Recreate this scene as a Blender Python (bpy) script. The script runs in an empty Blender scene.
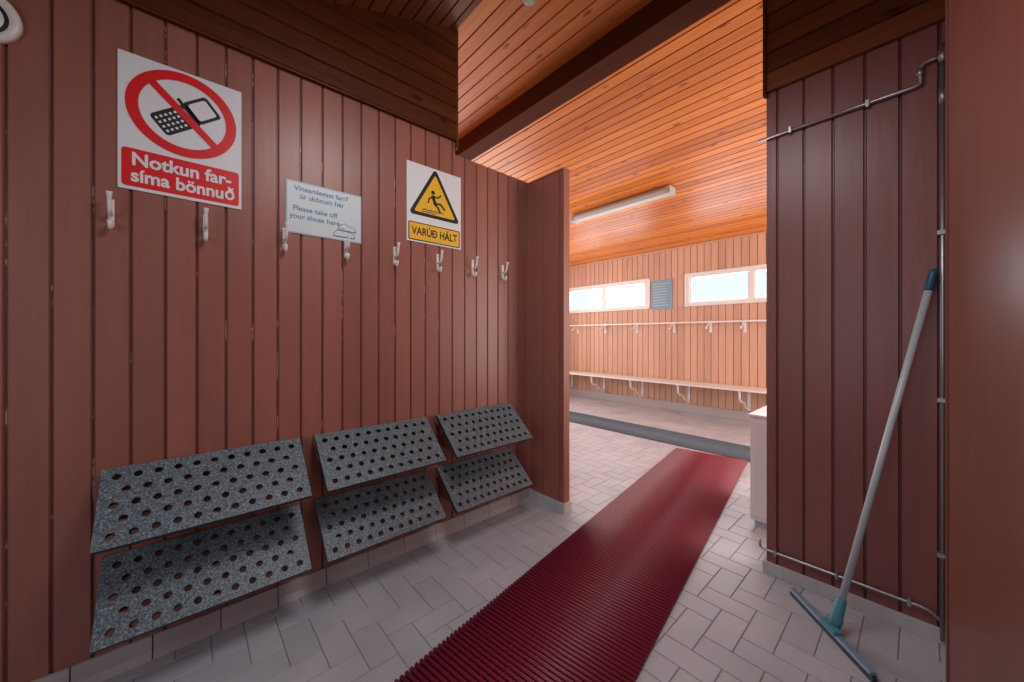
import bpy, bmesh, math, random
from mathutils import Vector, Matrix
random.seed(7)
scene = bpy.context.scene
COL = scene.collection

# ---------------------------------------------------------------- materials
def newmat(name):
    m = bpy.data.materials.new(name); m.use_nodes = True
    nt = m.node_tree
    b = nt.nodes['Principled BSDF']
    return m, nt, b

def simple(name, c, rough=0.5, metal=0.0, emit=0.0):
    m, nt, b = newmat(name)
    n = nt.nodes.new('ShaderNodeTexNoise'); n.inputs['Scale'].default_value = 25
    mx = nt.nodes.new('ShaderNodeMix'); mx.data_type = 'RGBA'
    mx.inputs[6].default_value = (c[0]*0.93, c[1]*0.93, c[2]*0.93, 1)
    mx.inputs[7].default_value = (min(1, c[0]*1.05), min(1, c[1]*1.05), min(1, c[2]*1.05), 1)
    nt.links.new(n.outputs['Fac'], mx.inputs[0])
    nt.links.new(mx.outputs[2], b.inputs['Base Color'])
    b.inputs['Roughness'].default_value = rough
    b.inputs['Metallic'].default_value = metal
    return m

def ramp(nt, stops):
    r = nt.nodes.new('ShaderNodeValToRGB')
    e = r.color_ramp.elements
    while len(e) < len(stops): e.new(0.5)
    for i, (p, c) in enumerate(stops):
        e[i].position = p; e[i].color = (c[0], c[1], c[2], 1)
    return r

def painted(name, c, rough=0.38, chips=True, wear=0.62, joint=0.42):
    m, nt, b = newmat(name)
    L = nt.links
    at = nt.nodes.new('ShaderNodeAttribute'); at.attribute_name = 'tone'
    tc = nt.nodes.new('ShaderNodeTexCoord')
    mp = nt.nodes.new('ShaderNodeMapping'); mp.inputs['Scale'].default_value = (9, 9, 1.2)
    L.new(tc.outputs['Object'], mp.inputs['Vector'])
    n = nt.nodes.new('ShaderNodeTexNoise'); n.inputs['Scale'].default_value = 2.5; n.inputs['Detail'].default_value = 6
    L.new(mp.outputs['Vector'], n.inputs['Vector'])
    ad = nt.nodes.new('ShaderNodeMath'); ad.operation = 'MULTIPLY_ADD'
    ad.inputs[1].default_value = 0.40
    L.new(at.outputs['Fac'], ad.inputs[0])
    sc = nt.nodes.new('ShaderNodeMath'); sc.operation = 'MULTIPLY'; sc.inputs[1].default_value = 0.60
    L.new(n.outputs['Fac'], sc.inputs[0]); L.new(sc.outputs[0], ad.inputs[2])
    r = ramp(nt, [(0.1, [x*0.76 for x in c]), (0.9, [min(1, x*1.18) for x in c])])
    L.new(ad.outputs[0], r.inputs['Fac'])
    out = r.outputs['Color']
    mp2 = nt.nodes.new('ShaderNodeMapping'); mp2.inputs['Scale'].default_value = (6, 6, 3.5)
    L.new(tc.outputs['Object'], mp2.inputs['Vector'])
    n2 = nt.nodes.new('ShaderNodeTexNoise'); n2.inputs['Scale'].default_value = 1.3; n2.inputs['Detail'].default_value = 6
    n2.inputs['Roughness'].default_value = 0.7
    L.new(mp2.outputs['Vector'], n2.inputs['Vector'])
    pale = (0.60, 0.40, 0.34) if chips else [x*0.6 for x in c]
    r2 = ramp(nt, [(wear-0.04, [x*joint for x in c]), (wear, pale)])
    L.new(n2.outputs['Fac'], r2.inputs['Fac'])
    lt = nt.nodes.new('ShaderNodeMath'); lt.operation = 'LESS_THAN'; lt.inputs[1].default_value = 0.0005
    L.new(at.outputs['Fac'], lt.inputs[0])
    mx = nt.nodes.new('ShaderNodeMix'); mx.data_type = 'RGBA'
    L.new(lt.outputs[0], mx.inputs[0]); L.new(out, mx.inputs[6]); L.new(r2.outputs['Color'], mx.inputs[7])
    out = mx.outputs[2]
    L.new(out, b.inputs['Base Color'])
    bp = nt.nodes.new('ShaderNodeBump'); bp.inputs['Strength'].default_value = 0.12; bp.inputs['Distance'].default_value = 0.01
    L.new(n.outputs['Fac'], bp.inputs['Height']); L.new(bp.outputs['Normal'], b.inputs['Normal'])
    b.inputs['Roughness'].default_value = rough
    return m

def wood(name, dark, light, axis, rough=0.3, knots=True, spec=0.5):
    m, nt, b = newmat(name); L = nt.links
    b.inputs['Specular IOR Level'].default_value = spec
    at = nt.nodes.new('ShaderNodeAttribute'); at.attribute_name = 'tone'
    tc = nt.nodes.new('ShaderNodeTexCoord')
    off = nt.nodes.new('ShaderNodeVectorMath'); off.operation = 'SCALE'
    off.inputs[0].default_value = (37, 19, 53); L.new(at.outputs['Fac'], off.inputs['Scale'])
    addv = nt.nodes.new('ShaderNodeVectorMath'); addv.operation = 'ADD'
    L.new(tc.outputs['Object'], addv.inputs[0]); L.new(off.outputs[0], addv.inputs[1])
    mp = nt.nodes.new('ShaderNodeMapping')
    s = [38, 38, 38]; s[axis] = 1.6
    mp.inputs['Scale'].default_value = s
    L.new(addv.outputs[0], mp.inputs['Vector'])
    n = nt.nodes.new('ShaderNodeTexNoise'); n.inputs['Scale'].default_value = 1.0
    n.inputs['Detail'].default_value = 5; n.inputs['Distortion'].default_value = 0.6
    L.new(mp.outputs['Vector'], n.inputs['Vector'])
    sc = nt.nodes.new('ShaderNodeMath'); sc.operation = 'MULTIPLY'; sc.inputs[1].default_value = 0.6
    L.new(n.outputs['Fac'], sc.inputs[0])
    ad = nt.nodes.new('ShaderNodeMath'); ad.operation = 'MULTIPLY_ADD'; ad.inputs[1].default_value = 0.4
    L.new(at.outputs['Fac'], ad.inputs[0]); L.new(sc.outputs[0], ad.inputs[2])
    r = ramp(nt, [(0.15, dark), (0.8, light)])
    L.new(ad.outputs[0], r.inputs['Fac'])
    out = r.outputs['Color']
    if knots:
        mp3 = nt.nodes.new('ShaderNodeMapping'); s = [11, 11, 11]; s[axis] = 4.2
        mp3.inputs['Scale'].default_value = s
        L.new(addv.outputs[0], mp3.inputs['Vector'])
        v = nt.nodes.new('ShaderNodeTexVoronoi'); v.inputs['Scale'].default_value = 1.0
        L.new(mp3.outputs['Vector'], v.inputs['Vector'])
        r3 = ramp(nt, [(0.07, (0.9, 0.9, 0.9)), (0.19, (0, 0, 0))])
        L.new(v.outputs['Distance'], r3.inputs['Fac'])
        mx = nt.nodes.new('ShaderNodeMix'); mx.data_type = 'RGBA'
        mx.inputs[7].default_value = (dark[0]*0.4, dark[1]*0.35, dark[2]*0.35, 1)
        L.new(r3.outputs['Color'], mx.inputs[0]); L.new(out, mx.inputs[6]); out = mx.outputs[2]
    lt = nt.nodes.new('ShaderNodeMath'); lt.operation = 'LESS_THAN'; lt.inputs[1].default_value = 0.0005
    L.new(at.outputs['Fac'], lt.inputs[0])
    mx = nt.nodes.new('ShaderNodeMix'); mx.data_type = 'RGBA'
    mx.inputs[7].default_value = (dark[0]*0.35, dark[1]*0.28, dark[2]*0.28, 1)
    L.new(lt.outputs[0], mx.inputs[0]); L.new(out, mx.inputs[6]); out = mx.outputs[2]
    L.new(out, b.inputs['Base Color'])
    b.inputs['Roughness'].default_value = rough
    return m

def granite(name):
    m, nt, b = newmat(name); L = nt.links
    tc = nt.nodes.new('ShaderNodeTexCoord')
    v = nt.nodes.new('ShaderNodeTexNoise'); v.inputs['Scale'].default_value = 150; v.inputs['Detail'].default_value = 4
    v.inputs['Roughness'].default_value = 0.75
    L.new(tc.outputs['Object'], v.inputs['Vector'])
    r = ramp(nt, [(0.37, (0.03, 0.042, 0.055)), (0.52, (0.115, 0.150, 0.18)), (0.66, (0.32, 0.385, 0.42))])
    L.new(v.outputs['Fac'], r.inputs['Fac']); L.new(r.outputs['Color'], b.inputs['Base Color'])
    b.inputs['Roughness'].default_value = 0.45
    return m

def tilemat(name):
    m, nt, b = newmat(name); L = nt.links
    at = nt.nodes.new('ShaderNodeAttribute'); at.attribute_name = 'tone'
    tc = nt.nodes.new('ShaderNodeTexCoord')
    n = nt.nodes.new('ShaderNodeTexNoise'); n.inputs['Scale'].default_value = 3; n.inputs['Detail'].default_value = 6
    L.new(tc.outputs['Object'], n.inputs['Vector'])
    ad = nt.nodes.new('ShaderNodeMath'); ad.operation = 'MULTIPLY_ADD'; ad.inputs[1].default_value = 0.14
    sc = nt.nodes.new('ShaderNodeMath'); sc.operation = 'MULTIPLY'; sc.inputs[1].default_value = 0.86
    L.new(n.outputs['Fac'], sc.inputs[0])
    L.new(at.outputs['Fac'], ad.inputs[0]); L.new(sc.outputs[0], ad.inputs[2])
    r = ramp(nt, [(0.2, (0.35, 0.36, 0.41)), (0.8, (0.54, 0.545, 0.60))])
    L.new(ad.outputs[0], r.inputs['Fac']); L.new(r.outputs['Color'], b.inputs['Base Color'])
    b.inputs['Roughness'].default_value = 0.40
    return m

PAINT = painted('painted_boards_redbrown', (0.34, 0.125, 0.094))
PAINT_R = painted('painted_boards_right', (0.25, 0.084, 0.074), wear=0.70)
PAINT_FAR_LIT = painted('painted_boards_far_lit', (0.62, 0.37, 0.27), 0.5, False, joint=0.5)  # redbrown board paint with the far room's brighter light mixed into its colour
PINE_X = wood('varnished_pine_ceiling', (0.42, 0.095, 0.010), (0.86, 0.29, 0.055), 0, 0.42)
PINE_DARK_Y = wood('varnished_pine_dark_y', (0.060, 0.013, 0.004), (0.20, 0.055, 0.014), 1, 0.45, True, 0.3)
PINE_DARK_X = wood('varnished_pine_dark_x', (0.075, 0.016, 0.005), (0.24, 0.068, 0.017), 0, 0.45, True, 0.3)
BEAM_M = wood('beam_wood', (0.05, 0.011, 0.004), (0.12, 0.030, 0.010), 0, 0.8, False, 0.1)
DOOR_M = wood('door_wood', (0.135, 0.044, 0.033), (0.215, 0.072, 0.052), 2, 0.32, False)
TILE = tilemat('floor_tile')
GROUT = simple('grout', (0.24, 0.235, 0.25), 0.9)
COVE = simple('cove_tile', (0.46, 0.40, 0.41), 0.5)
WHITEWORN = painted('worn_white_base', (0.55, 0.52, 0.53), 0.7, False)
GRAN = granite('speckled_rack')
EDGE = simple('rack_edge', (0.03, 0.038, 0.048), 0.5)
WHITE = simple('white_paint', (0.80, 0.80, 0.80), 0.35)
HOOKW = simple('hook_white', (0.82, 0.78, 0.74), 0.3)
REDMAT = simple('red_pvc', (0.24, 0.016, 0.042), 0.40)
REDMAT2 = simple('red_pvc_dark', (0.045, 0.003, 0.008), 0.7)
TEALMAT = simple('teal_pvc', (0.10, 0.15, 0.20), 0.55)
TEALMAT2 = simple('teal_pvc_dark', (0.02, 0.03, 0.05), 0.7)
STEEL = simple('galvanised', (0.42, 0.41, 0.42), 0.35, 0.8)
ALU = simple('pole_alu', (0.52, 0.58, 0.62), 0.4, 0.1)
TEAL = simple('teal_plastic', (0.07, 0.25, 0.33), 0.4)
BLUE = simple('blue_plastic', (0.010, 0.09, 0.17), 0.4)
HEADM = simple('squeegee_head', (0.17, 0.28, 0.40), 0.4)
RUBBER = simple('rubber', (0.05, 0.06, 0.07), 0.6)
SIGNW = simple('sign_white', (0.80, 0.80, 0.82), 0.45)
SIGNR = simple('sign_red', (0.75, 0.012, 0.018), 0.4)
SIGNY = simple('sign_yellow', (0.90, 0.50, 0.03), 0.4)
SIGNK = simple('sign_black', (0.012, 0.012, 0.014), 0.5)
SIGNB = simple('sign_blue', (0.10, 0.25, 0.42), 0.5)
SIGNG = simple('sign_grey', (0.45, 0.50, 0.56), 0.5)
PAPER = simple('paper', (0.66, 0.72, 0.75), 0.4)
POSTER = simple('poster_blue', (0.20, 0.34, 0.48), 0.4)
POSTER2 = simple('poster_lines', (0.36, 0.50, 0.60), 0.4)
DIFF = simple('lamp_diffuser', (0.58, 0.60, 0.58), 0.5)
LAMPW = simple('lamp_body', (0.50, 0.50, 0.47), 0.5)
DARKH = simple('dark', (0.02, 0.02, 0.02), 0.7)
gm = bpy.data.materials.new('window_glass'); gm.use_nodes = True
nt = gm.node_tree; nt.nodes.clear()
o = nt.nodes.new('ShaderNodeOutputMaterial'); tr = nt.nodes.new('ShaderNodeBsdfTransparent'); gl = nt.nodes.new('ShaderNodeBsdfGlossy')
gl.inputs['Roughness'].default_value = 0.05; mxs = nt.nodes.new('ShaderNodeMixShader'); mxs.inputs[0].default_value = 0.05
nt.links.new(tr.outputs[0], mxs.inputs[1]); nt.links.new(gl.outputs[0], mxs.inputs[2]); nt.links.new(mxs.outputs[0], o.inputs[0])
GLASS = gm

# ---------------------------------------------------------------- mesh builder
class MB:
    def __init__(s):
        s.bm = bmesh.new(); s.t = s.bm.faces.layers.float.new('tone'); s.mats = []
    def mi(s, m):
        if m not in s.mats: s.mats.append(m)
        return s.mats.index(m)
    def face(s, vs, m, tone=0.5, smooth=False):
        try: f = s.bm.faces.new(vs)
        except ValueError: return None
        f.material_index = s.mi(m); f[s.t] = tone; f.smooth = smooth
        return f
    def v(s, p): return s.bm.verts.new(Vector(p))
    def box(s, lo, hi, m, M=None, bev=0.0):
        M = M or Matrix()
        lo = Vector(lo); hi = Vector(hi)
        c = [(x, y, z) for x in (lo.x, hi.x) for y in (lo.y, hi.y) for z in (lo.z, hi.z)]
        vs = [s.v(M @ Vector(p)) for p in c]
        fs = []
        for q in ((0, 1, 3, 2), (4, 6, 7, 5), (0, 4, 5, 1), (2, 3, 7, 6), (0, 2, 6, 4), (1, 5, 7, 3)):
            fs.append(s.face([vs[i] for i in q], m))
        if bev > 0:
            es = list({e for f in fs for e in f.edges})
            res = bmesh.ops.bevel(s.bm, geom=es, offset=bev, segments=2, affect='EDGES', profile=0.7)
            for f in res['faces']: f[s.t] = 0.5
    def extr(s, pts, off, m, tone=0.5):
        off = Vector(off)
        a = [s.v(p) for p in pts]; b = [s.v(Vector(p)+off) for p in pts]
        n = len(pts)
        s.face(a[::-1], m, tone); s.face(b, m, tone)
        for i in range(n): s.face([a[i], a[(i+1) % n], b[(i+1) % n], b[i]], m, tone)
    def tube(s, pts, r, m, seg=10, caps=True):
        pts = [Vector(p) for p in pts]; n = len(pts)
        rs = r if isinstance(r, (list, tuple)) else [r]*n
        T = []
        for i in range(n):
            a = pts[max(0, i-1)]; b = pts[min(n-1, i+1)]
            T.append((b-a).normalized())
        up = Vector((0, 0, 1)) if abs(T[0].z) < 0.9 else Vector((1, 0, 0))
        N = T[0].cross(up).normalized(); rings = []
        for i in range(n):
            N = (N - T[i]*N.dot(T[i])).normalized(); B = T[i].cross(N)
            rings.append([s.v(pts[i]+(N*math.cos(2*math.pi*k/seg)+B*math.sin(2*math.pi*k/seg))*rs[i]) for k in range(seg)])
        for i in range(n-1):
            for k in range(seg):
                s.face([rings[i][k], rings[i][(k+1) % seg], rings[i+1][(k+1) % seg], rings[i+1][k]], m, 0.5, True)
        if caps: s.face(rings[0][::-1], m); s.face(rings[-1], m)
    def plank(s, O, A, L, B, W, N, m, bw=0.095, th=0.08, phase=0.0, d=0.009, gw=0.006):
        O = Vector(O); A = Vector(A).normalized(); B = Vector(B).normalized(); N = Vector(N).normalized()
        prof = [(0.0, 0.0)]; tones = []
        k = math.floor(phase/bw)+1
        tone = 0.02+random.random()*0.98
        while True:
            g = k*bw-phase
            if g > W-gw: break
            if g > gw:
                prof += [(g-gw, 0), (g-gw*0.3, -d), (g+gw*0.3, -d), (g+gw, 0)]
                tones += [tone, tone*0.3, 0.0, tone*0.3]
                tone = 0.02+random.random()*0.98
            k += 1
        prof.append((W, 0)); tones.append(tone)
        a = []; b = []
        full = prof+[(W, -th), (0, -th)]
        for (u, w) in full:
            p = O+B*u+N*w
            a.append(s.v(p)); b.append(s.v(p+A*L))
        n = len(full)
        for i in range(n):
            j = (i+1) % n
            s.face([a[i], a[j], b[j], b[i]], m, tones[i] if i < len(tones) else 0.5)
        s.face(a[::-1], m, 0.4); s.face(b, m, 0.4)
    def done(s, name, parent=None, loc=None, rot=None, recalc=True):
        if recalc: bmesh.ops.recalc_face_normals(s.bm, faces=s.bm.faces)
        me = bpy.data.meshes.new(name); s.bm.to_mesh(me); s.bm.free()
        for m in s.mats: me.materials.append(m)
        ob = bpy.data.objects.new(name, me); COL.objects.link(ob)
        if loc: ob.location = loc
        if rot: ob.rotation_euler = rot
        if parent: ob.parent = parent
        return ob

def bez(p0, p1, p2, p3, n=10):
    p0, p1, p2, p3 = map(Vector, (p0, p1, p2, p3)); r = []
    for i in range(n+1):
        t = i/n; r.append(p0*(1-t)**3+p1*3*t*(1-t)**2+p2*3*t*t*(1-t)+p3*t**3)
    return r

X = (1, 0, 0); Y = (0, 1, 0); Z = (0, 0, 1)
XL = -1.93; YF = 5.9; YP = 2.2
def zc(y): return 3.22-0.1*y

# ---------------------------------------------------------------- floor
f = MB(); c = 0.105; g = 0.0018
x0, x1, y0, y1 = -5.2, 1.5, -1.5, 5.9
nx = int((x1-x0)/c)+1; ny = int((y1-y0)/c)+1
def tile(f, a, b, c2, d):
    a = max(a, x0); c2 = min(c2, x1); b = max(b, y0); d = min(d, y1)
    if c2-a < 0.01 or d-b < 0.01: return
    t = random.random()
    e = 0.0015
    top = [f.v(p) for p in ((a+g+e, b+g+e, 0), (c2-g-e, b+g+e, 0), (c2-g-e, d-g-e, 0), (a+g+e, d-g-e, 0))]
    bot = [f.v(p) for p in ((a+g, b+g, -0.002), (c2-g, b+g, -0.002), (c2-g, d-g, -0.002), (a+g, d-g, -0.002))]
    f.face(top, TILE, t)
    for i in range(4): f.face([bot[i], bot[(i+1) % 4], top[(i+1) % 4], top[i]], TILE, t)
for i in range(-1, nx):
    for j in range(-1, ny):
        k = (i-j) % 4
        xx = x0+i*c; yy = y0+j*c
        if k == 0: tile(f, xx, yy, xx+2*c, yy+c)
        elif k == 3: tile(f, xx, yy, xx+c, yy+2*c)
f.box((x0, y0, -0.08), (x1, y1, -0.002), GROUT)
f.done('floor', recalc=False)

# ---------------------------------------------------------------- walls
BWL = 0.092
w = MB()
w.plank((XL, -1.5, 0.0), Z, 3.2, Y, 2.75, X, PAINT, BWL, 0.08, 0.03)
w.plank((XL, 1.25, 0.0), Z, 2.33, Y, 0.66, X, PAINT, BWL, 0.08, 0.03+2.75)
w.done('wall_left')
w = MB()
w.plank((XL, 1.91, 0.0), Z, 2.33, X, 0.32, (0, -1, 0), PAINT, 0.15, 0.06, 0.02)
w.box((XL-0.08, 1.905, 2.33), (-1.607, 1.975, 2.342), PAINT)
w.done('wall_stub')
w = MB()
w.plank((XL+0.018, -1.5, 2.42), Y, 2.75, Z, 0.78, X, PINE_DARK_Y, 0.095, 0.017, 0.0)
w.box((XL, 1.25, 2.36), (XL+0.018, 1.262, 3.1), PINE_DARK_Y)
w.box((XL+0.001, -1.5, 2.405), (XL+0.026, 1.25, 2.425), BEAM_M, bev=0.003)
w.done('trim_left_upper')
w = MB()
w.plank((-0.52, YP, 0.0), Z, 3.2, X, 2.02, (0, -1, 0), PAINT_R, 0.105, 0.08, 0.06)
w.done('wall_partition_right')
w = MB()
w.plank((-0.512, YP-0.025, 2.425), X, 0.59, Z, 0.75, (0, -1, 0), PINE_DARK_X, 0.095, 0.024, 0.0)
w.box((-0.528, YP-0.035, 2.405), (-0.512, YP-0.001, 3.0), BEAM_M)
w.done('trim_right_upper')
w = MB()
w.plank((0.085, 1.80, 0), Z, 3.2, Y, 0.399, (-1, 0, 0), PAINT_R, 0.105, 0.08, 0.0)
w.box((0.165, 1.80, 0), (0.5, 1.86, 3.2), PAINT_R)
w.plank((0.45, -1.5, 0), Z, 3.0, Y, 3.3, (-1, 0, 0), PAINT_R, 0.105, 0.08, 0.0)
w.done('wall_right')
w = MB()
w.plank((-2.0, -1.5, 0), Z, 3.0, X, 2.5, Y, PAINT, 0.098, 0.08, 0.0)
w.done('wall_back')
w = MB()
WZ0, WZ1 = 1.68, 2.15
wins = [(-4.87, -3.10), (-2.45, -0.68)]
def fw(xa, xb, za, zb):
    w.plank((xa, YF, za), Z, zb-za, X, xb-xa, (0, -1, 0), PAINT_FAR_LIT, 0.1, 0.12, xa+5.2)
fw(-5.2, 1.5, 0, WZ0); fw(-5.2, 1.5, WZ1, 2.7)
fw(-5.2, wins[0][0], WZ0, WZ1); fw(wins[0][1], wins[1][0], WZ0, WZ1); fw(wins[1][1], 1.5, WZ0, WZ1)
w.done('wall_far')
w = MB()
w.plank((-5.2, 1.25, 0), Z, 3.2, Y, 4.7, X, PAINT_FAR_LIT, 0.1, 0.08, 0); w.done('wall_far_left')
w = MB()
w.plank((1.5, 2.28, 0), Z, 3.2, Y, 3.65, (-1, 0, 0), PAINT_FAR_LIT, 0.1, 0.08, 0); w.done('wall_far_right')
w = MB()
w.plank((-5.2, 1.25, 0), Z, 3.2, X, 3.19, Y, PAINT_FAR_LIT, 0.1, 0.08, 0); w.done('wall_inner_left')

w = MB()
w.plank((-5.25, 1.25, zc(1.25)), X, 6.8, (0, 1, -0.1), 4.75, (0, -0.1, -1), PINE_X, 0.088, 0.05, 0, 0.007, 0.0055)
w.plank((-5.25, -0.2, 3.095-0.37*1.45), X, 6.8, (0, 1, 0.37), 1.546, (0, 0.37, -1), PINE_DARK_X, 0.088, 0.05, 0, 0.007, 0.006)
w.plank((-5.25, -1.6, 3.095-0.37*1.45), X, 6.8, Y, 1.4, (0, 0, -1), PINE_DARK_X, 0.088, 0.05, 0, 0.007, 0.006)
w.done('ceiling')
w = MB()
w.box((-5.2, 1.9, 2.89), (0.08, 2.05, 3.03), BEAM_M)
w.done('ceiling_beam')
w = MB(); w.box((-5.2, YF-0.02, 2.60), (1.5, YF-0.001, 2.625), PAINT_FAR_LIT); w.done('trim_far_top')

# baseboards
w = MB()
for i in range(17):
    a = -1.49+i*0.2
    b = min(a+0.196, 1.905)
    if b-a < .02: continue
    w.extr([(XL+0.001, a, 0.0), (XL+0.035, a, 0.0), (XL+0.016, a, 0.022), (XL+0.012, a, 0.075), (XL+0.001, a, 0.075)], (0, b-a, 0), COVE)
w.done('baseboard_left')
w = MB(); w.box((XL+0.01, 1.893, 0), (-1.593, 1.909, 0.065), WHITEWORN, bev=0.003); w.box((-1.609, 1.909, 0), (-1.593, 1.975, 0.065), WHITEWORN, bev=0.003); w.done('baseboard_stub')
w = MB(); w.box((-0.535, YP-0.012, 0), (0.084, YP-0.001, 0.06), WHITEWORN, bev=0.003); w.box((-0.535, YP-0.001, 0), (-0.521, YP+0.08, 0.06), WHITEWORN, bev=0.003); w.done('baseboard_right')
w = MB(); w.box((-5.19, YF-0.02, 0), (1.49, YF-0.001, 0.13), COVE, bev=0.003); w.done('baseboard_far')

# ---------------------------------------------------------------- windows
for wi, (a, b) in enumerate(wins):
    w = MB(); fr = 0.045; ya, yb = YF-0.015, YF+0.06
    def bx(xa, xb, za, zb, ya=ya, yb=yb): w.box((xa, ya, za), (xb, yb, zb), WHITE, bev=0.004)
    bx(a+0.001, b-0.001, WZ0+0.001, WZ0+fr); bx(a+0.001, b-0.001, WZ1-fr, WZ1-0.001)
    bx(a+0.001, a+fr, WZ0+fr, WZ1-fr); bx(b-fr, b-0.001, WZ0+fr, WZ1-fr)
    mid = (a+b)/2
    bx(mid-0.03, mid+0.03, WZ0+fr, WZ1-fr)
    bx(a-0.03, b+0.03, WZ0-0.02, WZ0+0.004, YF-0.045, YF-0.002)
    bx(a-0.03, b+0.03, WZ1-0.004, WZ1+0.03, YF-0.022, YF-0.002)
    bx(a-0.035, a+0.004, WZ0, WZ1, YF-0.022, YF-0.002); bx(b-0.004, b+0.035, WZ0, WZ1, YF-0.022, YF-0.002)
    for (p, q) in ((a+fr, mid-0.03), (mid+0.03, b-fr)):
        bx(p, p+0.02, WZ0+fr, WZ1-fr, YF+0.0, YF+0.04); bx(q-0.02, q, WZ0+fr, WZ1-fr, YF, YF+0.04)
        w.box((p, YF+0.03, WZ0+fr), (q, YF+0.034, WZ1-fr), GLASS)
    w.done('window_%d' % (wi+1))

# ---------------------------------------------------------------- perforated shoe racks
def shelf(mb, O, U, V, Wd, Dp, th, nc, nr, rad):
    O = Vector(O); U = Vector(U).normalized(); V = Vector(V).normalized(); N = U.cross(V).normalized()
    if N.z < 0: N = -N
    mu = 0.012; cu = (Wd-2*mu)/nc; cv = (Dp-2*mu)/nr
    P = lambda u, v, n: O+U*u+V*v+N*n
    cache = {}
    def V3(u, v, n):
        k = (round(u, 5), round(v, 5), round(n, 5))
        if k not in cache: cache[k] = mb.v(P(u, v, n))
        return cache[k]
    seg = 16
    def quad(a, b, c_, d):
        for n in (0, -th):
            mb.face([V3(a, b, n), V3(c_, b, n), V3(c_, d, n), V3(a, d, n)], GRAN)
    def cell(a, b, c_, d):
        uc = (a+c_)/2; vc = (b+d)/2; hw = (c_-a)/2; hh = (d-b)/2
        inner = {}
        for n in (0, -th):
            inn = []; out = []
            for k in range(seg):
                an = 2*math.pi*k/seg
                cx, sy = math.cos(an), math.sin(an)
                m_ = max(abs(cx), abs(sy))
                inn.append(mb.v(P(uc+rad*cx, vc+rad*sy, n)))
                out.append(V3(uc+hw*cx/m_, vc+hh*sy/m_, n))
            for k in range(seg):
                mb.face([inn[k], inn[(k+1) % seg], out[(k+1) % seg], out[k]], GRAN)
            inner[n] = inn
        a_, b_ = inner[0], inner[-th]
        for k in range(seg): mb.face([a_[k], a_[(k+1) % seg], b_[(k+1) % seg], b_[k]], EDGE)
    for r in range(nr):
        v0 = mu+r*cv; v1 = v0+cv
        if r % 2 == 0:
            for q in range(nc): cell(mu+q*cu, v0, mu+(q+1)*cu, v1)
        else:
            quad(mu, v0, mu+cu/2, v1)
            for q in range(nc-1): cell(mu+(q+.5)*cu, v0, mu+(q+1.5)*cu, v1)
            quad(Wd-mu-cu/2, v0, Wd-mu, v1)
    quad(0, 0, Wd, mu); quad(0, Dp-mu, Wd, Dp); quad(0, mu, mu, Dp-mu); quad(Wd-mu, mu, Wd, Dp-mu)
    for (a, b, c_, d) in ((0, 0, Wd, 0), (Wd, 0, Wd, Dp), (Wd, Dp, 0, Dp), (0, Dp, 0, 0)):
        mb.face([V3(a, b, 0), V3(c_, d, 0), V3(c_, d, -th), V3(a, b, -th)], EDGE)

racks = [(-0.218, 0.39), (0.452, 1.035), (1.105, 1.685)]
for (a, b) in racks:
    root = bpy.data.objects.new('shoe_rack', None); COL.objects.link(root); root.location = (XL, a, 0)
    for nm, zb, zf in (('upper_shelf', 0.733, 0.538), ('lower_shelf', 0.425, 0.235)):
        mb = MB(); xb_ = 0.03; xf = 0.248
        Vd = Vector((xf-xb_, 0, zf-zb)); D = Vd.length
        shelf(mb, (xb_, 0, zb), (0, 1, 0), Vd, b-a, D, 0.018, 11, 5, 0.0118)
        mb.done(nm, parent=root, recalc=True)
        mb = MB()
        for yy in (0.05, (b-a)/2-0.011, (b-a)-0.08):
            p = [(0.001, yy, zb-0.03), (0.03, yy, zb-0.026), (xf-0.03, yy, zf+0.000), (xf-0.045, yy, zf-0.017), (0.001, yy, zb-0.20)]
            mb.extr(p, (0, 0.022, 0), PAINT)
        mb.box((0.0, 0.0, zb-0.06), (0.025, b-a, zb-0.005), PAINT, bev=0.003)
        mb.done(nm+'_brackets', parent=root)

# ---------------------------------------------------------------- coat hooks
hm = MB()
hm.box((0, -0.008, 0.0), (0.007, 0.008, 0.098), HOOKW, bev=0.003)
up = bez((0.005, 0, 0.045), (0.05, 0, 0.03), (0.045, 0, 0.070), (0.058, 0, 0.112), 12)
hm.tube(up, [0.0065]*9+[0.006, 0.006, 0.0075, 0.0085], HOOKW, 10)
lo_ = bez((0.005, 0, 0.03), (0.02, 0, -0.02), (0.045, 0, -0.022), (0.040, 0, 0.016), 10)
hm.tube(lo_, [0.006]*9+[0.007, 0.0075], HOOKW, 10)
for z in (0.018, 0.085):
    hm.tube([(0.006, 0, z), (0.009, 0, z)], 0.0035, STEEL, 8)
h0 = hm.done('coat_hook')
hy = [-0.198, 0.06, 0.335, 0.60, 0.856, 1.125, 1.381, 1.635]
h0.location = (XL, hy[0], 1.59)
for y in hy[1:]:
    h = bpy.data.objects.new('coat_hook', h0.data); COL.objects.link(h); h.location = (XL, y, 1.592)

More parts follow.
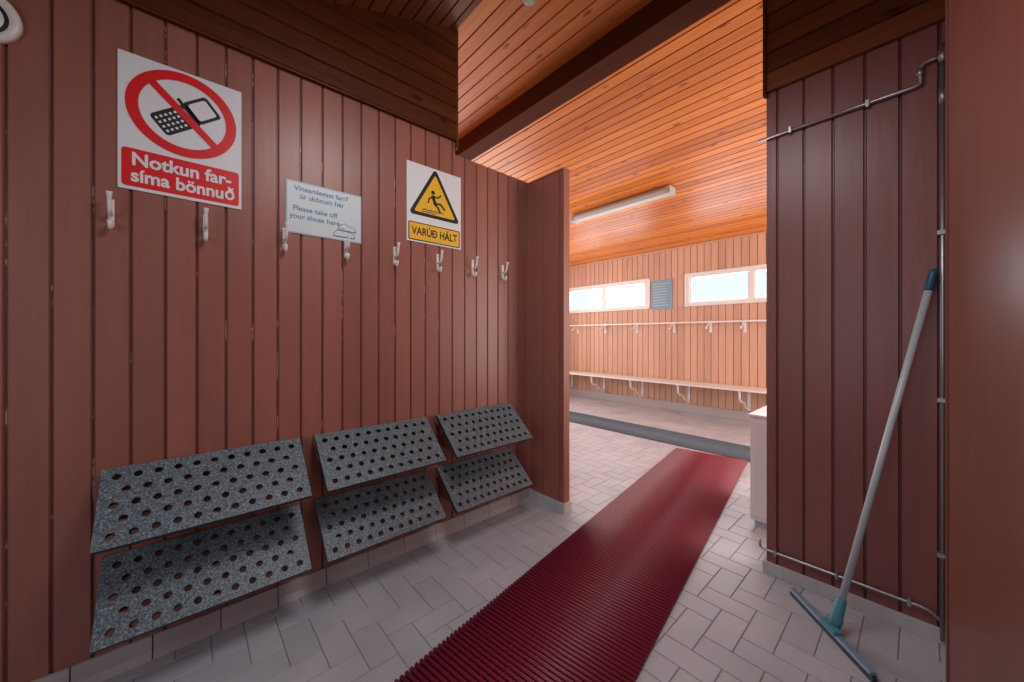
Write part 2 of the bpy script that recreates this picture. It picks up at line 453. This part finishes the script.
# ---------------------------------------------------------------- signs
RW = (math.radians(90), 0, math.radians(90))
def plate(name, y0_, y1_, z0_, z1_, mat_, x=XL+0.001, th=0.004):
    mb = MB(); W = y1_-y0_; H = z1_-z0_
    mb.box((-W/2, -H/2, 0), (W/2, H/2, th), mat_, bev=0.0012)
    return mb.done(name, loc=(x, (y0_+y1_)/2, (z0_+z1_)/2), rot=RW), W, H
def poly(parent, name, pts, z, m):
    mb = MB(); mb.face([mb.v((p[0], p[1], z)) for p in pts], m)
    return mb.done(name, parent=parent)
def rrect(cx, cy, w_, h_, r, n=5, ang=0):
    pts = []
    for (sx, sy, a0) in ((1, 1, 0), (-1, 1, 90), (-1, -1, 180), (1, -1, 270)):
        for i in range(n+1):
            a = math.radians(a0+90*i/n)
            pts.append((sx*(w_/2-r)+r*math.cos(a), sy*(h_/2-r)+r*math.sin(a)))
    ca, sa = math.cos(ang), math.sin(ang)
    return [(cx+p[0]*ca-p[1]*sa, cy+p[0]*sa+p[1]*ca) for p in pts]
def circle(cx, cy, r, n=48): return [(cx+r*math.cos(2*math.pi*i/n), cy+r*math.sin(2*math.pi*i/n)) for i in range(n)]
def ring(parent, name, cx, cy, r0, r1, z, m, n=64):
    mb = MB(); a = [mb.v((p[0], p[1], z)) for p in circle(cx, cy, r0, n)]; b = [mb.v((p[0], p[1], z)) for p in circle(cx, cy, r1, n)]
    for i in range(n): mb.face([a[i], a[(i+1) % n], b[(i+1) % n], b[i]], m)
    return mb.done(name, parent=parent)
def stroke(parent, name, pts, wd, z, m):
    mb = MB()
    for i in range(len(pts)-1):
        a = Vector(pts[i]+(z+0.00003*i,)); b = Vector(pts[i+1]+(z+0.00003*i,)); d = (b-a).normalized(); n = Vector((-d.y, d.x, 0))*wd/2; e = d*wd*0.35
        mb.face([mb.v(a-n-e), mb.v(b-n+e), mb.v(b+n+e), mb.v(a+n-e)], m)
    return mb.done(name, parent=parent)
def text(parent, name, body, x, y, z, size, m, bold=0.0, sx=1.0, align='CENTER', spacing=1.0):
    cu = bpy.data.curves.new(name, 'FONT'); cu.body = body; cu.size = size; cu.align_x = align; cu.align_y = 'CENTER'
    cu.offset = bold; cu.space_line = spacing; cu.materials.append(m)
    ob = bpy.data.objects.new(name, cu); COL.objects.link(ob); ob.parent = parent; ob.location = (x, y, z); ob.scale = (sx, 1, 1)
    return ob
def eth(parent, x, y, h, z, m, wd):
    rx = h*0.38; ry = h*0.5
    pts = [(x+rx+rx*math.cos(2*math.pi*i/18), y+ry+ry*math.sin(2*math.pi*i/18)) for i in range(19)]
    stroke(parent, 'letter_eth_bowl', pts, wd, z, m)
    stroke(parent, 'letter_eth_stem', [(x+2*rx, y+ry), (x+1.75*rx, y+h*1.05), (x+rx*0.75, y+h*1.5)], wd, z, m)
    stroke(parent, 'letter_eth_bar', [(x+rx*0.65, y+h*1.12), (x+rx*1.95, y+h*1.45)], wd*0.7, z+0.0003, m)

# no phone sign
s, W, H = plate('no_mobile_phone_sign', -0.183, 0.177, 1.737, 2.236, SIGNW)
cy = 0.078
an = math.radians(38)
def ph(u, v): return (u*math.cos(an)-v*math.sin(an)+0.004, u*math.sin(an)+v*math.cos(an)+cy-0.004)
def pr(name, u, v, w_, h_, r, z, m):
    c_ = ph(u, v); poly(s, name, rrect(c_[0], c_[1], w_, h_, r, 4, an), z, m)
pr('phone_body', -0.036, 0, 0.130, 0.084, 0.013, 0.0046, SIGNK)
pr('phone_lid', 0.066, 0.004, 0.088, 0.086, 0.012, 0.0046, SIGNK)
pr('phone_screen', 0.066, 0.004, 0.066, 0.064, 0.008, 0.0050, SIGNW)
pr('phone_antenna', 0.02, 0.050, 0.012, 0.03, 0.003, 0.0045, SIGNK)
pr('phone_display', 0.006, 0.0, 0.016, 0.056, 0.003, 0.0050, SIGNG)
for i in range(5):
    for j in range(4):
        pr('phone_key', -0.087+i*0.0165, -0.026+j*0.017, 0.0085, 0.0085, 0.002, 0.0050, SIGNW)
ring(s, 'prohibition_ring', 0, cy, 0.128, 0.162, 0.0056, SIGNR)
L_ = 0.13
a1 = math.radians(135)
stroke(s, 'prohibition_bar', [(L_*math.cos(a1), cy+L_*math.sin(a1)), (-L_*math.cos(a1), cy-L_*math.sin(a1))], 0.026, 0.0058, SIGNR)
poly(s, 'red_banner', rrect(0, -0.168, 0.342, 0.140, 0.012), 0.0046, SIGNR)
text(s, 'banner_text_1', 'Notkun far-', 0, -0.138, 0.0052, 0.066, SIGNW, 0.0018, 0.92)
text(s, 'banner_text_2', 'síma bönnu', -0.013, -0.198, 0.0052, 0.066, SIGNW, 0.0018, 0.88)
eth(s, 0.1285, -0.2150, 0.031, 0.0052, SIGNW, 0.0078)

# shoes notice
s, W, H = plate('shoe_notice_sign', 0.339, 0.678, 1.675, 1.92, SIGNG, th=0.003)
poly(s, 'notice_paper', rrect(0, 0, 0.325, 0.231, 0.004), 0.0034, PAPER)
text(s, 'notice_text_1', 'Vinsamlegast farið', -0.015, 0.088, 0.0038, 0.033, SIGNB, 0.0006)
text(s, 'notice_text_2', 'úr skónum hér', -0.015, 0.052, 0.0038, 0.033, SIGNB, 0.0006)
text(s, 'notice_text_3', 'Please take off', -0.045, -0.005, 0.0038, 0.033, SIGNB, 0.0006)
text(s, 'notice_text_4', 'your shoes here', -0.045, -0.042, 0.0038, 0.033, SIGNB, 0.0006)
shoe = [(0.0, 0.0), (0.02, 0.022), (0.045, 0.03), (0.05, 0.018), (0.085, 0.012), (0.1, 0.0), (0.098, -0.012), (0.0, -0.012), (0.0, 0.0)]
for (dx, dy, k) in ((0.055, -0.060, 0.85), (0.035, -0.090, 1)):
    stroke(s, 'shoe_outline', [(p[0]*k+dx, p[1]*k+dy) for p in shoe], 0.003, 0.0040, SIGNB)
    stroke(s, 'shoe_sole', [(dx, dy-0.014*k), (dx+0.1*k, dy-0.014*k)], 0.004, 0.0041, SIGNK)

# slippery sign
s, W, H = plate('slippery_floor_sign', 0.927, 1.290, 1.74, 2.192, SIGNW)
def rtri(R, r):
    pts = []
    for a in (90, 210, 330):
        cxx = (R-2*r)*math.cos(math.radians(a)); cyy = 0.03+(R-2*r)*math.sin(math.radians(a))
        for i in range(7):
            q = math.radians(a-60+120*i/6); pts.append((cxx+r*math.cos(q), cyy+r*math.sin(q)))
    return pts
poly(s, 'triangle_border', rtri(0.200, 0.016), 0.0046, SIGNK)
poly(s, 'triangle_field', rtri(0.160, 0.008), 0.0050, SIGNY)
poly(s, 'man_head', circle(-0.016, 0.082, 0.0125, 20), 0.0054, SIGNK)
stroke(s, 'man_torso', [(-0.016, 0.058), (-0.002, 0.018)], 0.022, 0.0054, SIGNK)
stroke(s, 'man_arm_front', [(-0.012, 0.060), (0.018, 0.058), (0.036, 0.076)], 0.009, 0.0055, SIGNK)
stroke(s, 'man_arm_back', [(-0.018, 0.058), (-0.042, 0.040), (-0.048, 0.016)], 0.009, 0.0055, SIGNK)
stroke(s, 'man_leg_front', [(0.000, 0.018), (0.034, 0.024), (0.062, -0.004)], 0.012, 0.0056, SIGNK)
stroke(s, 'man_leg_back', [(-0.002, 0.016), (0.020, -0.004), (0.030, -0.026)], 0.012, 0.0056, SIGNK)
for k in range(2):
    stroke(s, 'slip_wave', [(-0.085+i*0.018, -0.030-0.013*k+(0.005 if i % 2 else -0.002)) for i in range(9-3*k)], 0.005, 0.0054, SIGNK)
poly(s, 'banner_border', rrect(0, -0.165, 0.345, 0.105, 0.010), 0.0046, SIGNK)
poly(s, 'banner_field', rrect(0, -0.165, 0.333, 0.093, 0.007), 0.0050, SIGNY)
text(s, 'banner_text', 'VARÚÐ HÁLT', 0, -0.165, 0.0055, 0.062, SIGNK, 0.0014, 0.80)

# round wall vent upper left
mb = MB()
prof = [(0.0, 0.085), (0.018, 0.085), (0.026, 0.078), (0.026, 0.066), (0.014, 0.060), (0.014, 0.050), (0.030, 0.044), (0.034, 0.02), (0.035, 0.0005)]
seg = 40; rings = []
for (x_, r) in prof: rings.append([mb.v((x_, r*math.cos(2*math.pi*k/seg), r*math.sin(2*math.pi*k/seg))) for k in range(seg)])
for i in range(len(prof)-1):
    mm = DARKH if i in (4,) else HOOKW
    for k in range(seg): mb.face([rings[i][k], rings[i][(k+1) % seg], rings[i+1][(k+1) % seg], rings[i+1][k]], mm, .5, True)
mb.face(rings[0], WHITE); mb.face(rings[-1], WHITE)
mb.done('wall_vent', loc=(XL, -0.475, 2.19))

# ---------------------------------------------------------------- mats
def ribmat(name, Wd, L0, L1, pitch, m1, m2, loc, rot, h=0.012):
    mb = MB(); n = int((L1-L0)/pitch)
    seg = 6; r = pitch*0.34
    for i in range(n):
        yc = L0+pitch*(i+.5); a = []; b = []
        for k in range(seg+1):
            q = math.pi*k/seg
            yy = yc+r*math.cos(q); zz = h-r+r*math.sin(q)
            a.append((-Wd/2, yy, zz)); b.append((Wd/2, yy, zz))
        a = [(-Wd/2, yc+r, 0.004)]+a+[(-Wd/2, yc-r, 0.004)]; b = [(Wd/2, yc+r, 0.004)]+b+[(Wd/2, yc-r, 0.004)]
        va = [mb.v(p) for p in a]; vb = [mb.v(p) for p in b]
        for k in range(len(va)-1): mb.face([va[k], va[k+1], vb[k+1], vb[k]], m1, .5, True)
        mb.face(va, m1); mb.face(vb[::-1], m1)
    ns = int(Wd/0.05)
    for i in range(ns+1):
        xx = -Wd/2+0.01+(Wd-0.02)*i/ns
        mb.box((xx-0.006, L0, 0.0005), (xx+0.006, L1, 0.0045), m2)
    mb.box((-Wd/2+0.004, L0, 0.0004), (Wd/2-0.004, L1, 0.0015), m2)
    return mb.done(name, loc=loc, rot=rot)
ribmat('red_mat', 0.64, -1.5, 3.08, 0.0210, REDMAT, REDMAT2, (-0.94, 0.9, 0), (0, 0, math.radians(8.8)), 0.014)
ribmat('grey_mat', 0.54, -0.05, 3.95, 0.025, TEALMAT, TEALMAT2, (-1.05, 4.27, 0), (0, 0, math.radians(90)))

# ---------------------------------------------------------------- conduits
cd = MB(); yc = YP-0.016; r = 0.0075
path = [(-0.55, yc, 2.195), (-0.02, yc, 2.20)]+bez((-0.02, yc, 2.20), (0.01, yc, 2.20), (0.0, yc, 2.21), (0.0, yc, 2.25), 6)[1:]+bez((0.0, yc, 2.25), (0.0, yc, 2.285), (0.01, yc, 2.285), (0.056, yc, 2.285), 6)[1:]
cd.tube(path, r, STEEL)
cd.tube([(0.058, yc, 2.33), (0.058, yc, 0.02)], r, STEEL)
cd.tube([(0.058, yc, 2.26), (0.058, yc, 2.31)], 0.013, STEEL)
cd.tube([(0.058, yc, 2.10), (0.058, yc, 2.16)], 0.011, STEEL)
cd.tube([(0.0, yc, 2.235), (0.0, yc, 2.265)], 0.0105, STEEL)
cd.tube([(0.072, yc-0.03, 2.4), (0.072, yc-0.03, 0.9)], 0.005, STEEL)
lowp = [(-0.545, yc, 0.165), (-0.545, yc, 0.14)]+bez((-0.545, yc, 0.14), (-0.545, yc, 0.125), (-0.54, yc, 0.122), (-0.52, yc, 0.122), 5)[1:]+[(0.0, yc, 0.122)]+bez((0.0, yc, 0.122), (0.03, yc, 0.122), (0.04, yc, 0.11), (0.056, yc, 0.09), 5)[1:]
cd.tube(lowp, 0.006, STEEL)
for xx in (-0.48, -0.25, -0.03):
    cd.box((xx-0.006, YP-0.026, 0.108), (xx+0.006, YP-0.001, 0.136), STEEL, bev=0.002)
for xx in (-0.42, -0.15):
    cd.box((xx-0.006, YP-0.028, 2.182), (xx+0.006, YP-0.001, 2.212), STEEL, bev=0.002)
for zz in (0.35, 0.95, 1.6):
    cd.box((0.044, YP-0.028, zz-0.008), (0.073, YP-0.001, zz+0.008), STEEL, bev=0.002)
cd.done('conduit_pipe')

# ---------------------------------------------------------------- squeegee
root = bpy.data.objects.new('floor_squeegee', None); COL.objects.link(root)
a = Vector((-0.395, 2.094, 0)); b = Vector((-0.108, 1.777, 0)); d = (b-a).normalized(); mid = (a+b)/2; Ln = (b-a).length
Mh = Matrix.Translation(mid) @ Matrix.Rotation(math.atan2(d.y, d.x), 4, 'Z')
mb = MB()
mb.box((-Ln/2, -0.010, 0.020), (Ln/2, 0.010, 0.034), HEADM, Mh, bev=0.003)
mb.box((-Ln/2, -0.015, 0.026), (Ln/2, 0.015, 0.030), ALU, Mh, bev=0.0015)
mb.box((-Ln/2-0.005, -0.008, 0.0), (Ln/2+0.005, -0.003, 0.024), RUBBER, Mh)
mb.box((-Ln/2-0.005, 0.003, 0.0), (Ln/2+0.005, 0.008, 0.024), RUBBER, Mh)
mb.done('blade_head', parent=root)
p0 = mid+Vector((0.022, 0.0, 0.036)); p1 = Vector((0.037, 2.165, 1.46)); pd = (p1-p0)
mb = MB()
mb.tube([p0+pd*t for t in (0.0, 0.02, 0.03, 0.075, 0.08)], [0.018, 0.023, 0.020, 0.017, 0.014], TEAL, 14)
mb.box((-0.02, -0.016, 0.030), (0.06, 0.016, 0.048), TEAL, Mh, bev=0.005)
mb.done('socket', parent=root)
mb = MB(); mb.tube([p0+pd*0.05, p0+pd*0.95], 0.0120, ALU, 14); mb.done('pole', parent=root)
mb = MB(); mb.tube([p0+pd*t for t in (0.94, 0.945, 0.985, 0.995, 1.0)], [0.012, 0.0135, 0.0135, 0.012, 0.006], BLUE, 14); mb.done('grip', parent=root)

# ---------------------------------------------------------------- open door leaf at right
da = Vector((0.056, 1.76, 0)); db = Vector((0.30, 0.66, 0)); dd = (db-da).normalized(); DL = 1.1
Md = Matrix.Translation(da) @ Matrix.Rotation(math.atan2(dd.y, dd.x), 4, 'Z')
mb = MB()
mb.box((0, 0, 0.01), (DL, 0.04, 2.6), DOOR_M, Md, bev=0.004)
mb.box((0.0, -0.004, 0.01), (0.012, 0.0, 2.6), DOOR_M, Md)
mb.done('door_1')

# ---------------------------------------------------------------- far room furniture
root = bpy.data.objects.new('wall_bench', None); COL.objects.link(root)
mb = MB()
for i in range(3): mb.box((-5.1, 5.44+i*0.145, 0.47), (-0.7, 5.57+i*0.145, 0.495), WHITE, bev=0.004)
mb.done('seat_slats', parent=root)
mb = MB()
for xx in (-4.75, -3.98, -3.2, -2.42, -1.60, -0.85):
    mb.tube([(xx, 5.46, 0.458), (xx, 5.86, 0.458)], 0.013, WHITE, 8)
    mb.tube(bez((xx, 5.50, 0.455), (xx, 5.46, 0.26), (xx, 5.64, 0.34), (xx, 5.70, 0.26), 8)+bez((xx, 5.70, 0.26), (xx, 5.74, 0.2), (xx, 5.80, 0.17), (xx, 5.885, 0.19), 6)[1:], 0.014, WHITE, 8)
    mb.box((xx-0.02, 5.885, 0.15), (xx+0.02, 5.899, 0.47), WHITE, bev=0.003)
mb.done('brackets', parent=root)

root = bpy.data.objects.new('coat_rail', None); COL.objects.link(root)
mb = MB(); mb.box((-5.1, 5.80, 1.395), (-0.7, 5.83, 1.42), WHITE, bev=0.005); mb.done('rail', parent=root)
mb = MB()
for xx in (-4.6, -3.95, -3.3, -2.65, -2.1, -1.65, -1.0):
    mb.tube(bez((xx, 5.815, 1.40), (xx, 5.86, 1.40), (xx, 5.88, 1.36), (xx, 5.895, 1.28), 8), 0.010, WHITE, 8)
    mb.tube(bez((xx, 5.815, 1.395), (xx, 5.74, 1.33), (xx, 5.72, 1.27), (xx, 5.70, 1.33), 8), 0.009, WHITE, 8)
    mb.box((xx-0.018, 5.888, 1.25), (xx+0.018, 5.899, 1.43), WHITE, bev=0.003)
mb.done('hooks', parent=root)

mb = MB(); mb.box((-3.04, YF-0.012, 1.64), (-2.68, YF-0.001, 2.12), POSTER, bev=0.002)
for i in range(9): mb.box((-3.01, YF-0.014, 2.06-i*0.045), (-2.71-random.random()*0.12, YF-0.0125, 2.075-i*0.045), POSTER2)
mb.done('information_poster')

mb = MB(); mb.box((-0.72, 2.67, 0.04), (-0.25, 3.15, 0.69), WHITE, bev=0.008); mb.box((-0.73, 2.66, 0.69), (-0.24, 3.16, 0.705), WHITE, bev=0.004)
mb.box((-0.70, 2.662, 0.07), (-0.27, 2.672, 0.66), WHITE, bev=0.004); mb.box((-0.70, 2.69, 0.0), (-0.27, 3.13, 0.042), SIGNG)
mb.tube([(-0.31, 2.65, 0.40), (-0.31, 2.65, 0.52)], 0.006, STEEL); mb.done('white_cabinet')

# fluorescent lamp along X
fy = 3.92; zt = zc(fy)-0.004
mb = MB()
mb.extr([(-3.12, fy-0.05, zt-0.01), (-3.12, fy+0.05, zt-0.014), (-3.12, fy+0.065, zt-0.045), (-3.12, fy-0.065, zt-0.045)], (1.32, 0, 0), LAMPW)
mb.extr([(-3.10, fy-0.062, zt-0.0455), (-3.10, fy+0.062, zt-0.0455), (-3.10, fy+0.05, zt-0.085), (-3.10, fy-0.05, zt-0.085)], (1.28, 0, 0), DIFF)
mb.box((-3.14, fy-0.068, zt-0.09), (-3.09, fy+0.068, zt-0.01), LAMPW, bev=0.008); mb.box((-1.83, fy-0.068, zt-0.09), (-1.78, fy+0.068, zt-0.01), LAMPW, bev=0.008)
mb.done('fluorescent_ceiling_lamp')

mb = MB(); zz = zc(1.46)
mb.tube([(-1.44, 1.42, zz+0.01), (-1.44, 1.42, zz-0.012), (-1.44, 1.42, zz-0.02), (-1.44, 1.42, zz-0.03)], [0.04, 0.04, 0.03, 0.02], LAMPW, 24)
mb.done('smoke_detector')

# ---------------------------------------------------------------- lights
def area(name, loc, tgt, sx, sy, p, col):
    l = bpy.data.lights.new(name, 'AREA'); l.shape = 'RECTANGLE'; l.size = sx; l.size_y = sy; l.energy = p; l.color = col
    o_ = bpy.data.objects.new(name, l); COL.objects.link(o_); o_.location = loc
    o_.rotation_euler = (Vector(tgt)-Vector(loc)).to_track_quat('-Z', 'Y').to_euler()
area('vestibule_fill_top', (-0.60, 0.75, 2.55), (-1.15, 0.95, 0), 0.6, 0.6, 16, (0.97, 0.96, 0.97))  # added out-of-view lamp to brighten the vestibule; no fitting modelled
area('vestibule_fill_back', (-0.5, -1.2, 1.4), (-1.0, 2, 0.7), 0.9, 1.6, 11, (0.84, 0.92, 1))  # added fill in front of the plain back wall; no glazed entrance there
area('far_room_fill_right', (1.35, 4.1, 1.5), (-2.5, 4.3, 1.9), 2.8, 2.0, 105, (1, 0.93, 0.85))  # added hidden fill behind the partition, standing in for unmodelled windows
area('far_room_fill_left', (-5.0, 3.4, 1.6), (-1, 4.0, 1.6), 2.8, 2.0, 85, (1, 0.96, 0.92))  # added hidden fill at the left end, brightening the far room
for i, (a, b) in enumerate(wins):
    area('window_daylight', ((a+b)/2, YF+0.25, 1.95), ((a+b)/2+0.2, 2.5, 0.0), b-a, 0.5, 50, (0.80, 0.90, 1))

w_ = bpy.data.worlds.new('World'); scene.world = w_; w_.use_nodes = True
bg = w_.node_tree.nodes['Background']; bg.inputs[0].default_value = (0.82, 0.93, 1.0, 1); bg.inputs[1].default_value = 1.15

# ---------------------------------------------------------------- camera
cam = bpy.data.cameras.new('camera'); cam.sensor_width = 36; cam.lens = 12.83; cam.clip_start = 0.01
cam.shift_y = -0.005
co = bpy.data.objects.new('camera', cam); COL.objects.link(co)
co.location = (0, 0, 1.2); co.rotation_euler = (math.radians(90), 0, math.radians(48.2))
scene.camera = co
scene.view_settings.view_transform = 'Standard'
scene.view_settings.look = 'None'
